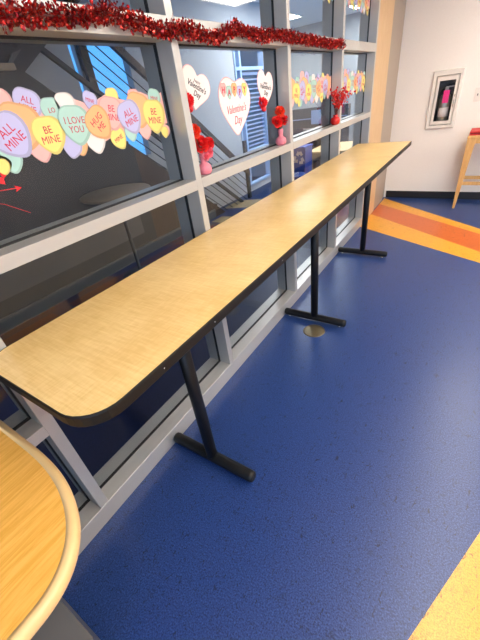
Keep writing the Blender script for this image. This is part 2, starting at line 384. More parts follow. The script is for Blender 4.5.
# tall window frames
def win_frame(name, a, b, z0, z1, m, bars):
    bm = bmesh.new(); t = 0.035
    box(bm, OX - 0.09, OX + 0.02, a, a + t, z0, z1); box(bm, OX - 0.09, OX + 0.02, b - t, b, z0, z1)
    box(bm, OX - 0.09, OX + 0.02, a + t, b - t, z0, z0 + t); box(bm, OX - 0.09, OX + 0.02, a + t, b - t, z1 - t, z1)
    for z in bars: box(bm, OX - 0.08, OX + 0.015, a + t, b - t, z, z + 0.05)
    return struct(link(name, bm, m))
fr = win_frame('window_beyond', 5.98, 7.02, 0.12, 2.42, M['bluetrim'], (0.72, 2.05))
bm = bmesh.new(); box(bm, OX - 0.08, OX + 0.012, 6.15, 6.20, 0.16, 2.38)
struct(link('window_mullion', bm, M['bluetrim'], fr))
bl = empty('window_blind', (OX - 0.05, 6.6, 1.9))
bm = bmesh.new(); box(bm, -0.02, 0.02, -0.40, 0.38, 0.08, 0.12)
link('headrail', bm, M['slat'], bl)
bm = bmesh.new()
for k in range(16): box(bm, -0.014, 0.014, -0.39, 0.37, 0.0 - k*0.072, 0.022 - k*0.072)
link('slats', bm, M['slat'], bl)
tag(bl, 'blue-grey slatted blind in the bright tall window behind the heart signs', 'window blind')
# staircase behind the glass: guard, sloping rail and cables, brown side panel
XS = -2.5
def sl(y): return 2.071 - 0.768 * (y - 2.113)
st = empty('staircase', (XS, 3.0, 0))
T = Matrix.Translation((-XS, -3.0, 0))
def lk(name, bm, m, par, off=T, **k):
    bmesh.ops.transform(bm, matrix=off, verts=bm.verts[:]); return link(name, bm, m, par, **k)
YZ = lambda x: (lambda u, v, w: (x + w, u, v))
bm = bmesh.new(); prism(bm, [(-1.5, 0), (3.107, 0), (3.107, sl(3.107)), (2.113, 2.071), (3.30, 2.85), (3.30, OCH), (-1.5, OCH)], YZ(XS), 0.06)
lk('soffit_panel', bm, M['odark'], st)
bm = bmesh.new(); prism(bm, [(3.107, 0), (4.80, 0), (3.107, sl(3.107))], YZ(XS), 0.06)
lk('side_panel', bm, M['obrown'], st)
for k in range(9):   # treads behind the side panel
    y = 2.6 + k * 0.26; z = sl(y) - 0.12
    if z > 0.05: bm = bmesh.new(); box(bm, OX + 0.01, XS, y, y + 0.25, z - 0.04, z); lk('tread', bm, M['odark'], st)
def rail(name, off, r, m, y0, y1, s=-0.735):
    bm = bmesh.new(); z = lambda y: 1.540 + s * (y - 4.2) - off
    if isinstance(r, tuple): prism(bm, [(y0, z(y0)), (y1, z(y1)), (y1, z(y1) + r[1]), (y0, z(y0) + r[1])], YZ(XS + 0.01), r[0])
    else: tube(bm, [(XS + 0.03, y0, z(y0)), (XS + 0.03, y1, z(y1))], r, 6)
    lk(name, bm, m, st)
rail('handrail', 0.0, (0.05, 0.10), M['obrown'], 2.45, 5.75)
rail('middle_rail', 0.67, (0.04, 0.055), M['odark'], 2.25, 5.7)
for k in range(1, 9):
    if k == 5: continue
    rail('cable', 0.02 + k * 0.125, 0.0065, M['odark'], 2.75, 5.7)
bm = bmesh.new(); box(bm, XS + 0.06, XS + 0.075, -1.4, 2.9, 0.30, 0.60); lk('grey_panel', bm, M['okick'], st)
bm = bmesh.new(); box(bm, XS + 0.06, XS + 0.075, -1.4, 4.5, 0.0, 0.14); lk('skirting', bm, M['okick'], st)
bm = bmesh.new(); box(bm, XS, XS + 0.05, 5.68, 5.75, 0, 1.0); lk('newel_post', bm, M['odark'], st)
tag(st, 'dark staircase with sloping cable rail descending behind the window wall', 'staircase')
lettering('and', 0.075, (XS + 0.0605 - XS, 1.98 - 3.0, 1.925), 0.30, M['ink'], st, depth=0.0005, width=-1.0)  # mirrored word: a reflection in the glass, modelled as raised letters
fx = empty('lamp_reflection', (XS + 0.062, 1.93, 2.10))  # reflection of a lamp in the pane, modelled as a solid box and arm
bm = bmesh.new(); box(bm, 0, 0.05, -0.14, 0.09, -0.02, 0.03); bevel(bm, 0.006); link('reflection_box', bm, M['cafetop'], fx)
bm = bmesh.new(); prism(bm, [(0.05, 0.03), (0.09, 0.03), (0.22, 0.13), (0.12, 0.10)], lambda u, v, w: (w, u, v), 0.02); link('reflection_arm', bm, M['okick'], fx)
tag(fx, 'small pale box standing in for a lamp reflection at the left edge of the first pane', 'lamp reflection')
# ceiling lights beyond
for i, (x, y) in enumerate(OTHER):
    tag(troffer(x, y, M['otroffer'], OCH), 'flush white ceiling light panel in the space behind the glass', 'ceiling light', 'ceiling lights behind the glass')
sc_ = empty('storage_desk', (-2.5, 9.3, 0))
bbox('worktop', (-0.75, 0.75, -0.3, 0.3, 0.74, 0.78), M['okick'], sc_)
bbox('back_panel', (-0.75, 0.75, 0.24, 0.28, 0.0, 0.74), M['odark'], sc_)
for x in (-0.73, 0.0, 0.70): bbox('side_panel', (x, x + 0.03, -0.28, 0.24, 0.0, 0.74), M['odark'], sc_)
bbox('hutch', (-0.75, 0.75, 0.05, 0.3, 0.78, 1.22), M['odark'], sc_)
bbox('shelf', (-0.75, 0.75, 0.0, 0.05, 0.98, 1.0), M['slat'], sc_)
tag(sc_, 'dark desk with raised back shelf seen through the third pane', 'desk')
mo = empty('monitor', (-2.35, 9.15, 0.78))
bbox('base', (-0.1, 0.1, -0.07, 0.07, 0.0, 0.012), M['ochair'], mo); bbox('stand', (-0.02, 0.02, 0.0, 0.02, 0.012, 0.14), M['ochair'], mo)
bbox('screen', (-0.24, 0.24, -0.02, 0.0, 0.10, 0.40), M['slat'], mo, bv=0.004)
tag(mo, 'grey computer monitor on the dark desk behind the third pane', 'monitor')
# round cafe table behind the first pane
rc = empty('cafe_table', (-2.04, 2.36, 0))
rc.scale = (1, 1, 1.08)
bm = bmesh.new(); lathe(bm, [(0.0, 0.875), (0.36, 0.875), (0.375, 0.89), (0.375, 0.9), (0.36, 0.91), (0, 0.91)], n=40); link('table_top', bm, M['cafetop'], rc)
bm = bmesh.new(); lathe(bm, [(0.22, 0.0), (0.22, 0.015), (0.02, 0.04), (0.02, 0.875)], n=20); link('pedestal', bm, M['odark'], rc)
tag(rc, 'round tan cafe table on a pedestal, seen dimly behind the first pane', 'table')
def dim_chair(x, y, rz, m1, label, group=None, h=0.9):
    r = empty('lounge_chair', (x, y, 0), rz)
    for sx in (-1, 1):
        for sy in (-1, 1):
            bm = bmesh.new(); tube(bm, [(sx*0.19, sy*0.19, 0), (sx*0.18, sy*0.18, 0.43)], 0.014, 8); link('leg', bm, M['blackmetal'], r)
    bbox('seat', (-0.22, 0.22, -0.22, 0.22, 0.43, 0.48), m1, r, bv=0.015)
    bm = bmesh.new(); prism(bm, [(-0.22, 0.48), (0.22, 0.48), (0.20, h), (-0.20, h)], lambda u, v, w: (u, 0.20 + w + (v-0.48)*0.15, v), 0.03); link('backrest', bm, m1, r)
    return tag(r, label, 'chair', group)
dim_chair(-2.7, 8.4, 3.5, M['ochair'], 'dark chair behind the third pane, nearest the recycling bin')
dim_chair(-1.2, 9.9, 2.6, M['ochair'], 'dark chair behind the third pane, farthest from the glass')
# recycling bin, plywood counter, blue bucket
b = empty('recycling_bin', (-1.51, 6.02, 0), 0)
bm = bmesh.new(); prism(bm, [(-0.15, -0.16), (0.15, -0.16), (0.15, 0.16), (-0.15, 0.16)], lambda u, v, w: (u*(0.9 + 0.12*w), v*(0.9 + 0.12*w), w), 0.80); link('body', bm, M['bluebin'], b)
bm = bmesh.new(); box(bm, -0.16, 0.16, -0.17, 0.17, 0.80, 0.83); bevel(bm, 0.01); link('lid', bm, M['bluebin'], b)
bm = bmesh.new()
for k in range(3):   # chasing-arrow mark, three bent arrows
    a0 = 2*PI*k/3 + PI/2
    c = lambda r, a: (r*math.cos(a), 0.655 + r*math.sin(a))
    prism(bm, [c(0.095, a0 - 0.95), c(0.115, a0 - 0.4), c(0.095, a0 + 0.1), c(0.05, a0 + 0.1), c(0.062, a0 - 0.4), c(0.05, a0 - 0.95)], lambda u, v, w: (u + 0.035, -0.168 - w, v), 0.004)
    prism(bm, [c(0.12, a0 + 0.1), c(0.075, a0 + 0.75), c(0.03, a0 + 0.1)], lambda u, v, w: (u + 0.035, -0.168 - w, v), 0.004)
link('recycling_mark', bm, M['paper'], b)
tag(b, 'blue recycling bin with white arrow mark behind the third lower pane', 'bin')
k_ = empty('bucket', (-1.43, 5.58, 0))
bm = bmesh.new(); lathe(bm, [(0.0, 0.0), (0.13, 0.0), (0.17, 0.42), (0.18, 0.43), (0.18, 0.45), (0.16, 0.45), (0.12, 0.03), (0, 0.03)], n=24); link('body', bm, M['bluebin'], k_)
bm = bmesh.new(); tube(bm, [(0, 0.178*math.cos(a), 0.43 + 0.03*math.sin(a)) for a in [PI*i/10 for i in range(11)]], 0.005, 6); link('handle', bm, M['steel'], k_)
tag(k_, 'small blue bucket on the floor in front of the recycling bin', 'bucket')
d_ = empty('display_counter', (-1.22, 6.95, 0))
bbox('body', (-0.35, 0.35, -0.45, 0.6, 0, 0.62), M['cardboard'], d_, bv=0.004)
bbox('worktop', (-0.38, 0.38, -0.48, 0.63, 0.62, 0.65), M['oakedge'], d_, bv=0.004)
bbox('opening', (-0.25, 0.25, -0.456, -0.45, 0.1, 0.5), M['obrown'], d_)
tag(d_, 'pale plywood counter right of the recycling bin behind the glass', 'counter')

# ---------------------------------------------------------------- long bar table
TX0, TX1, TY0, TY1, TH = 0.004, 0.545, 0.175, 4.12, 1.07
def rrect(x0, x1, y0, y1, rs, n=8):
    """rs: radii at (x1,y0),(x1,y1),(x0,y1),(x0,y0)"""
    pts = []
    for (cx, cy, a0, r) in ((x1, y0, -PI/2, rs[0]), (x1, y1, 0, rs[1]), (x0, y1, PI/2, rs[2]), (x0, y0, PI, rs[3])):
        ox = cx - r if cx == x1 else cx + r; oy = cy + r if cy == y0 else cy - r
        for k in range(n+1): a = a0 + PI/2*k/n; pts.append((ox + r*math.cos(a), oy + r*math.sin(a)))
    return pts
tb = empty('bar_table', ((TX0+TX1)/2, (TY0+TY1)/2, 0))
off = Matrix.Translation((-(TX0+TX1)/2, -(TY0+TY1)/2, 0))
RS = (0.105, 0.02, 0.02, 0.09)
bm = bmesh.new(); prism(bm, rrect(TX0 + 0.002, TX1 - 0.002, TY0 + 0.002, TY1 - 0.002, RS), lambda u, v, w: (u, v, TH - 0.032 + w), 0.032)
lk('table_top', bm, M['lam'], tb, off)
def band(bm, outer, inner, prof):
    """closed ring; prof list of (t 0 inner..1 outer, z)"""
    n = len(outer); rows = [[bm.verts.new((inner[i][0] + (outer[i][0]-inner[i][0])*t, inner[i][1] + (outer[i][1]-inner[i][1])*t, z)) for i in range(n)] for t, z in prof]
    m = len(prof)
    for j in range(m):
        for i in range(n):
            f = bm.faces.new((rows[j][i], rows[j][(i+1) % n], rows[(j+1) % m][(i+1) % n], rows[(j+1) % m][i]))
bm = bmesh.new()
o_ = rrect(TX0 - 0.003, TX1 + 0.003, TY0 - 0.003, TY1 + 0.003, [r + 0.003 for r in RS]); i_ = rrect(TX0 + 0.002, TX1 - 0.002, TY0 + 0.002, TY1 - 0.002, RS)
band(bm, o_, i_, [(0, TH - 0.036), (0.6, TH - 0.036), (1, TH - 0.031), (1, TH - 0.004), (0.6, TH + 0.0002), (0, TH + 0.0002)])
lk('edge_band', bm, M['edge'], tb, off)
for y in (0.42, 0.66, 1.15, 1.9, 2.7, 3.4):
    bm = bmesh.new(); lathe(bm, [(0.0, 0), (0.003, 0), (0.0025, 0.0012), (0, 0.0018)], n=8)
    bmesh.ops.transform(bm, matrix=Matrix.Translation((TX1 + 0.003, y, TH - 0.018)) @ Matrix.Rotation(PI/2, 4, 'Y'), verts=bm.verts[:])
    lk('screw', bm, M['chrome'], tb, off)
for ly in (0.728, 2.197, 3.622):
    xm = 0.275
    bm = bmesh.new(); tube(bm, [(xm, ly, 0.055), (xm, ly, TH - 0.05)], 0.0295, 18)
    p = lk('leg', bm, M['blackmetal'], tb, off)
    bm = bmesh.new(); box(bm, xm - 0.15, xm + 0.15, ly - 0.06, ly + 0.06, TH - 0.05, TH - 0.036); bevel(bm, 0.003, 1)
    link('mounting_plate', bm, M['blackmetal'], p).matrix_basis = off
    bm = bmesh.new()
    rr = [0.020, 0.027, 0.030, 0.030, 0.027, 0.020]; xx = [0.006, 0.010, 0.022, 0.520, 0.534, 0.540]
    tube(bm, [(x, ly, 0.040) for x in xx], rr, 16)
    lk('foot', bm, M['blackmetal'], tb, off)
    for gx in (0.05, 0.49):
        bm = bmesh.new(); lathe(bm, [(0, 0), (0.016, 0), (0.016, 0.008), (0.008, 0.012), (0, 0.014)], (gx, ly, 0.0), 12)
        lk('glide', bm, M['chrome'], tb, off)
tag(tb, 'long narrow maple-topped bar table with black edge and three T-legs along the windows', 'table')

# ---------------------------------------------------------------- foreground rounded counter table
cx_, cy_ = 0.33, -0.45; CT = 0.90
ft = empty('counter_table', (cx_, cy_, 0)); off = Matrix.Translation((-cx_, -cy_, 0))
def fore(d, r):
    pts = [(0.012, -1.25), (0.654 - d, -1.25)]; e = 2/2.35
    for k in range(31):
        a = PI/2*k/30; pts.append((0.254 + (0.400 - d)*math.cos(a)**e, -0.097 + (0.220 - d)*math.sin(a)**e))
    return pts + [(0.012, 0.123 - d)]
IN = fore(0.023, 0); OUT = fore(0.0, 0)
bm = bmesh.new(); prism(bm, IN, lambda u, v, w: (u, v, CT - 0.03 + w), 0.03); lk('table_top', bm, M['oak'], ft, off)
bm = bmesh.new()
band(bm, OUT, IN, [(0, CT - 0.034), (0.7, CT - 0.034), (0.93, CT - 0.027), (1.0, CT - 0.016), (0.95, CT - 0.005), (0.78, CT + 0.001), (0.4, CT + 0.0025), (0, CT + 0.0006)])
o = lk('edge_band', bm, M['oakedge'], ft, off, smooth=True)
for (x, y) in ((0.5, -1.12), (0.05, -1.12)):
    bm = bmesh.new(); tube(bm, [(x, y, 0.0), (x, y, CT - 0.034)], 0.022, 14); lk('leg', bm, M['blackmetal'], ft, off)
tag(ft, 'honey-oak table with rounded corner and pale edge in the near left foreground', 'table')
gb = empty('steel_cabinet', (0.27, -0.35, 0)); off = Matrix.Translation((-0.27, 0.35, 0))
bm = bmesh.new(); box(bm, 0.06 + 0.06, 0.455, -0.62, -0.088, 0.05, 0.30); bevel(bm, 0.004); lk('body', bm, M['greymetal'], gb, off)
bm = bmesh.new(); box(bm, 0.12, 0.46, -0.62, -0.083, 0.30, 0.304); lk('lid', bm, M['greymetal'], gb, off)
for (x, y) in ((0.16, -0.12), (0.42, -0.12), (0.16, -0.58), (0.42, -0.58)):
    bm = bmesh.new(); lathe(bm, [(0, -0.012), (0.022, -0.012), (0.025, -0.008), (0.025, 0.008), (0.022, 0.012), (0, 0.012)], n=16)
    bmesh.ops.transform(bm, matrix=Matrix.Translation((x, y, 0.0255)) @ Matrix.Rotation(PI/2, 4, 'Y'), verts=bm.verts[:])
    lk('caster', bm, M['gasket'], gb, off)
tag(gb, 'low dark grey metal cabinet on casters under the oak table', 'cabinet')

# floor cover
bm = bmesh.new(); lathe(bm, [(0, 0.0006), (0.088, 0.0006), (0.086, 0.003), (0.075, 0.004), (0, 0.004)], (0, 0, 0), 40)
fc = link('floor_cover', bm, M['brass']); fc.location = (0.326, 2.062, 0); tag(fc, 'round dull brass cover plate set in the blue floor by the middle table foot', 'floor cover')

# ---------------------------------------------------------------- far wall things
cb = empty('extinguisher_cabinet', (0.60, YW, 1.29)); off = Matrix.Translation((-0.60, -YW, -1.29))
bm = bmesh.new()   # recessed tub
t = 0.006
box(bm, CX0 + 0.001, CX1 - 0.001, YW + 0.15, YW + 0.156, CZ0 + 0.001, CZ1 - 0.001)
box(bm, CX0 + 0.001, CX0 + t, YW, YW + 0.15, CZ0 + t, CZ1 - t); box(bm, CX1 - t, CX1 - 0.001, YW, YW + 0.15, CZ0 + t, CZ1 - t)
box(bm, CX0 + 0.001, CX1 - 0.001, YW, YW + 0.15, CZ0 + 0.001, CZ0 + t); box(bm, CX0 + 0.001, CX1 - 0.001, YW, YW + 0.15, CZ1 - t, CZ1 - 0.001)
lk('tub', bm, M['dark'], cb, off)
bm = bmesh.new()   # rolled white frame: sloping outer ring
O = (0.419, 0.779, 0.950, 1.625); I = (0.468, 0.738, 0.995, 1.565)
def ring(bm, O, I, y0, y1, ym=None):
    o = [(O[0], O[2]), (O[1], O[2]), (O[1], O[3]), (O[0], O[3])]; i = [(I[0], I[2]), (I[1], I[2]), (I[1], I[3]), (I[0], I[3])]
    e = 0.012; oo = [(O[0]+e, O[2]+e), (O[1]-e, O[2]+e), (O[1]-e, O[3]-e), (O[0]+e, O[3]-e)]
    rows = [[bm.verts.new((p[0], y, p[1])) for p in q] for q, y in ((o, y1), (oo, y0), (i, y0), (i, y1))]
    for j in range(4):
        for k in range(4): bm.faces.new((rows[j][k], rows[j][(k+1) % 4], rows[(j+1) % 4][(k+1) % 4], rows[(j+1) % 4][k]))
ring(bm, O, I, YW - 0.032, YW); lk('frame', bm, M['white'], cb, off)
bm = bmesh.new(); ring(bm, (0.472, 0.734, 0.999, 1.561), (0.512, 0.697, 1.045, 1.507), YW - 0.026, YW - 0.008); dr = lk('door', bm, M['white'], cb, off)
bm = bmesh.new(); box(bm, 0.512, 0.697, YW - 0.017, YW - 0.014, 1.045, 1.507); link('glass_pane', bm, M['cabglass'], dr).matrix_basis = off
bm = bmesh.new(); tube(bm, [(0.716, YW - 0.026, 1.20), (0.716, YW - 0.045, 1.22), (0.716, YW - 0.045, 1.32), (0.716, YW - 0.026, 1.34)], 0.005, 8)
link('handle', bm, M['chrome'], dr).matrix_basis = off
for c in (dr.children):
    c.matrix_basis = Matrix.Identity(4)
    c.data.transform(off)
tag(cb, 'white framed recessed cabinet with a glass door on the cream wall', 'extinguisher cabinet')
ex = empty('fire_extinguisher', (0.603, YW + 0.075, CZ0 + 0.006))
bm = bmesh.new(); lathe(bm, [(0, 0), (0.058, 0), (0.064, 0.008), (0.064, 0.30), (0.055, 0.345), (0.03, 0.37), (0.02, 0.38), (0.02, 0.40), (0, 0.40)], n=24); cyl = link('cylinder', bm, M['steel'], ex)
bm = bmesh.new(); lathe(bm, [(0.0655, 0.10), (0.0655, 0.21)], n=24); link('instruction_label', bm, M['paper'], cyl)
bm = bmesh.new(); box(bm, -0.02, 0.02, -0.02, 0.02, 0.40, 0.435); box(bm, -0.012, 0.085, -0.012, 0.012, 0.435, 0.448)
bmesh.ops.transform(bm, matrix=Matrix.Identity(4), verts=bm.verts[:]); link('valve', bm, M['steel'], ex)
bm = bmesh.new(); prism(bm, [(-0.01, 0.448), (0.08, 0.468), (0.08, 0.478), (-0.01, 0.462)], lambda u, v, w: (u, w - 0.01, v), 0.02); link('lever', bm, M['blackmetal'], ex)
bm = bmesh.new(); tube(bm, [(-0.02, -0.01, 0.42), (-0.055, -0.03, 0.41), (-0.074, -0.035, 0.36), (-0.076, -0.03, 0.2), (-0.074, -0.03, 0.08)], [0.009]*4 + [0.014], 10); link('hose', bm, M['gasket'], ex)
bm = bmesh.new(); box(bm, -0.026, 0.044, -0.072, -0.070, 0.262, 0.405); link('inspection_tag', bm, M['hotpink'], ex)
tag(ex, 'silver fire extinguisher with a bright pink tag inside the white cabinet', 'fire extinguisher')
sw = empty('wall_switch', (0.972, YW, 1.31))
bm = bmesh.new(); box(bm, -0.037, 0.037, -0.006, 0.0, -0.075, 0.075); bevel(bm, 0.003); link('cover_plate', bm, M['white'], sw)
for x in (0.0,):
    bm = bmesh.new(); box(bm, x - 0.005, x + 0.005, -0.014, -0.006, -0.012, 0.012); bevel(bm, 0.002); link('toggle', bm, M['dark'], sw)
tag(sw, 'white light switch plate on the cream wall right of the extinguisher cabinet', 'light switch')
# wooden high table at the right edge
wt = empty('high_table', (1.35, 5.66, 0))
HX0, HX1, HY0, HY1 = 0.985, 1.75, 5.50, 5.88; off = Matrix.Translation((-1.35, -5.66, 0))
bm = bmesh.new(); box(bm, HX0, HX1, HY0, HY1, 0.862, 0.90); bevel(bm, 0.006); lk('table_top', bm, M['stoolwood'], wt, off)
bm = bmesh.new(); box(bm, HX0 + 0.04, HX1 - 0.04, HY0 + 0.012, HY0 + 0.03, 0.81, 0.862); box(bm, HX0 + 0.04, HX1 - 0.04, HY1 - 0.03, HY1 - 0.012, 0.81, 0.862); lk('apron', bm, M['stoolwood'], wt, off)
for sx, x in ((1, HX0), (-1, HX1)):
    for (a, b) in ((HY0 + 0.005, HY0 + 0.04), (HY1 - 0.04, HY1 - 0.005)):
        bm = bmesh.new(); prism(bm, [(x + sx*0.008, 0), (x + sx*0.036, 0), (x + sx*0.085, 0.72), (x + sx*0.10, 0.862), (x + sx*0.002, 0.862)], lambda u, v, w: (u, a + w, v), b - a)
        lk('leg', bm, M['stoolwood'], wt, off)
bm = bmesh.new(); box(bm, HX0 + 0.05, HX1 - 0.05, HY0 + 0.01, HY0 + 0.035, 0.31, 0.35); lk('stretcher', bm, M['stoolwood'], wt, off)
bm = bmesh.new(); box(bm, HX0 + 0.05, HX1 - 0.05, HY1 - 0.035, HY1 - 0.01, 0.31, 0.35); lk('stretcher', bm, M['stoolwood'], wt, off)
tag(wt, 'honey-coloured wooden table with tapering leg against the cream wall at right', 'table')
bk_ = empty('red_folder', (1.33, 5.68, 0.90))
bm = bmesh.new(); box(bm, -0.335, 0.3, -0.165, 0.16, 0.0, 0.018); bevel(bm, 0.004); link('lower_cover', bm, M['red'], bk_)
bm = bmesh.new(); box(bm, -0.325, 0.3, -0.16, 0.16, 0.018, 0.026); link('dark_seam', bm, M['tinseld'], bk_)
bm = bmesh.new(); box(bm, -0.332, 0.3, -0.163, 0.16, 0.026, 0.046); bevel(bm, 0.004); link('upper_cover', bm, M['red'], bk_)
tag(bk_, 'flat red item lying on top of the wooden table at right', 'folder')

# ---------------------------------------------------------------- paper decorations on the glass
def heart2d(w, h, n=28, puff=0.0):
    pts = []
    for k in range(n):
        t = 2*PI*k/n
        x = 16*math.sin(t)**3/17; y = (13*math.cos(t) - 5*math.cos(2*t) - 2*math.cos(3*t) - math.cos(4*t))/14.5
        if puff:   # rounder candy outline
            ex_, ey = math.sin(t), math.cos(t)
            x = x*(1-puff) + ex_*puff; y = y*(1-puff) + ey*puff
        pts.append((x*w/2, y*h/2 + h*0.06))
    return pts
def rot2(pts, a, c):
    ca, sa = math.cos(a), math.sin(a)
    return [(c[0] + x*ca - y*sa, c[1] + x*sa + y*ca) for x, y in pts]
GLS = GX + 0.0035   # room side of the glass
KG = 1.03
def gz(z): return 1.6367 + (z - 1.6367) * KG
PAT = [('lav','ALL\nMINE',0.586,1.625,0.129,25,3),('ora','',0.627,1.644,0.136,-15,2),('pink','',0.594,1.709,0.08,0,0),
('lav','ALL\nMINE',0.674,1.70,0.09,-20,1),('teal','LO',0.745,1.678,0.077,0,1),('yel','BE\nMINE',0.705,1.612,0.115,0,3),('pink','',0.657,1.578,0.078,0,1),
('teal','I LOVE\nYOU',0.812,1.628,0.127,-4,3),('white','',0.801,1.688,0.078,0,1),('lav','',0.769,1.569,0.077,-20,2),('ora','',0.801,1.567,0.066,0,1),
('ora','HUG\nME',0.908,1.623,0.113,30,4),('white','',0.872,1.573,0.089,0,1),('pink','BE\nMINE',0.979,1.648,0.115,-10,3),('yel','',1.002,1.70,0.06,0,1),
('lav','MINE',0.90,1.695,0.06,-20,1),('yel','MINE',0.978,1.564,0.078,20,2),('lav','ALL\nMINE',1.061,1.627,0.121,15,4),('teal','',1.046,1.576,0.065,0,2),
('ora','',1.117,1.646,0.129,-15,3),('pink','',1.108,1.69,0.063,0,1),('yel','BE\nMINE',1.193,1.617,0.129,-5,4),('pink','',1.124,1.577,0.075,0,2),
('teal','MINE',1.217,1.68,0.074,-10,2),('pink','',1.241,1.559,0.055,-30,2),('teal','',0.552,1.565,0.075,0,2),('yel','',0.52,1.554,0.046,0,3)]
def border(y0, y1, dz, label, group=None, shift=0.0):
    r = empty('paper_border', (GLS, (y0+y1)/2, 1.63 + dz)); of = Matrix.Translation((-GLS, -(y0+y1)/2, -1.63 - dz))
    # backing strip of the cut-out
    bm = bmesh.new(); pts = []
    nn = int((y1-y0)/0.03)
    for k in range(nn+1): y = y0 + (y1-y0)*k/nn; pts.append((y, 1.575 + dz + 0.012*math.sin(y*45)))
    for k in range(nn, -1, -1): y = y0 + (y1-y0)*k/nn; pts.append((y, 1.70 + dz + 0.012*math.sin(y*38 + 1)))
    prism(bm, pts, YZ(GLS - 0.0), 0.0006); lk('backing_strip', bm, M['c_pink'], r, of)
    per = 0.715 * KG
    for k in range(-3, 6):
        for (c, t, y, z, h, a, layer) in PAT:
            y *= KG; z = gz(z); h *= KG
            yy = y + k*per + shift
            if yy - h*0.36 < y0 - 0.012 or yy + h*0.36 > y1 + 0.012: continue
            bm = bmesh.new(); x = GLS + 0.0007 + layer*0.0012; a_ = math.radians(a)
            prism(bm, rot2(heart2d(h*1.0, h*1.04, 24, 0.7), a_, (yy, z + dz)), YZ(x), 0.0005, 0)
            prism(bm, rot2(heart2d(h*0.88, h*0.92, 24, 0.7), a_, (yy - 0.03*h, z + dz + 0.02*h)), YZ(x + 0.0005), 0.0003, 1)
            hb = lk('candy_heart', bm, [M['r_' + c], M['c_' + c]], r, of)
            if t:
                s = h * (0.27 if len(t) < 9 else 0.235)
                tx = lettering(t, s, (x + 0.001 - GLS, yy - 0.02*h - (y0+y1)/2, z + 0.02*h - 1.63), a_, M['redink'], hb, depth=0.0002, space=0.9, width=0.92)
    return tag(r, label, 'paper border', group)
border(0.27, 1.305, 0, 'pastel candy-heart paper border across the near dark pane, reading BE MINE')
border(2.60, 3.47, 0, 'pastel candy-heart paper border across the third pane, left of the red berry vase', shift=0.02)
border(3.70, 4.53, 0, 'pastel candy-heart paper border across the last pane beside the wood panel', shift=0.3)
border(2.62, 3.47, 0.64, 'pastel candy-heart paper border in the third upper pane, mostly cropped by the photo top', shift=0.15)
border(3.60, 4.53, 0.64, 'pastel candy-heart paper border in the last upper pane, mostly cropped by the photo top', shift=0.5)

def big_heart(pts, c, rot, name, parent=None):
    pass
def rose(bm, c, r, mi=0, seed=0, ax=(0.5, -0.4, 0.6)):
    """layered cupped petals around an axis"""
    rnd = random.Random(seed); A = Vector(ax).normalized(); q = A.to_track_quat('Z', 'Y').to_matrix(); C = Vector(c)
    for layer, (n, rad, lift) in enumerate(((3, 0.35, 0.75), (4, 0.6, 0.55), (5, 0.82, 0.3), (6, 1.0, 0.0))):
        for k in range(n):
            a0 = 2*PI*k/n + layer*0.7 + rnd.uniform(-0.15, 0.15); wd = 2*PI/n*0.72; rows = []
            for i in range(4):
                s = i/3; row = []
                for j in range(5):
                    t = (j/4 - 0.5)*2; aa = a0 + t*wd*0.8*(0.35 + 0.65*math.sin(PI*min(1, s*0.75 + 0.2)))
                    rr = r*rad*(0.25 + 0.75*s**0.6) + r*0.08*abs(t)*s; zz = r*(lift*s + 0.15*s - 0.35 + (0.25*(1-rad))) - r*0.14*s*s*rad*(1 - abs(t))
                    row.append(bm.verts.new(C + q @ Vector((rr*math.cos(aa), rr*math.sin(aa), zz))))
                rows.append(row)
            for i in range(3):
                for j in range(4):
                    f = bm.faces.new((rows[i][j], rows[i][j+1], rows[i+1][j+1], rows[i+1][j])); f.smooth = True; f.material_index = mi
    ball(bm, C, r*0.3, 6, mi)

# heart signs of the second pane
def heart_sign(cy, cz, w, h, rot, label, pf=0.25):
    cy *= KG; cz = gz(cz); w *= KG; h *= KG
    r = empty('heart_sign', (GLS, cy, cz)); a = math.radians(rot)
    bm = bmesh.new(); prism(bm, rot2(heart2d(w, h, 40, pf), a, (0, 0)), YZ(0.0005), 0.0015); f = link('rim', bm, M['c_pink'], r)
    bm = bmesh.new(); prism(bm, rot2(heart2d(w*0.965, h*0.965, 40, pf), a, (0, 0)), YZ(0.002), 0.0006); link('card', bm, M['paper'], r)
    return tag(r, label, 'heart sign')
hs = heart_sign(1.838, 1.606, 0.33, 0.295, -4, 'large white heart sign reading HAPPY Valentine\'s Day, middle of three', 0.45)
for k, (ch, cc) in enumerate(zip('HAPPY', ('pink', 'teal', 'ora', 'lav', 'yel'))):
    y = -0.110 + k*0.054; z = 0.070 + (0.012 if k in (0, 2, 4) else 0.0) - 0.002*k
    bm = bmesh.new(); prism(bm, rot2(heart2d(0.060, 0.070, 24, 0.6), 0, (y, z)), YZ(0.0026), 0.001, 0); prism(bm, rot2(heart2d(0.050, 0.060, 24, 0.6), 0, (y, z)), YZ(0.0036), 0.0003, 1)
    hh = link('letter_heart', bm, [M['r_' + cc], M['c_' + cc]], hs)
    lettering(ch, 0.042, (0.0042, y, z - 0.002), 0, M['redink'], hh, depth=0.0003, bold=0.001)
lettering("Valentine's", 0.056, (0.003, 0.0, -0.014), 0.03, M['redink'], hs, depth=0.0003, shear=0.35, width=0.85)
lettering("Day", 0.060, (0.003, 0.005, -0.070), 0.03, M['redink'], hs, depth=0.0003, shear=0.35, width=0.85)
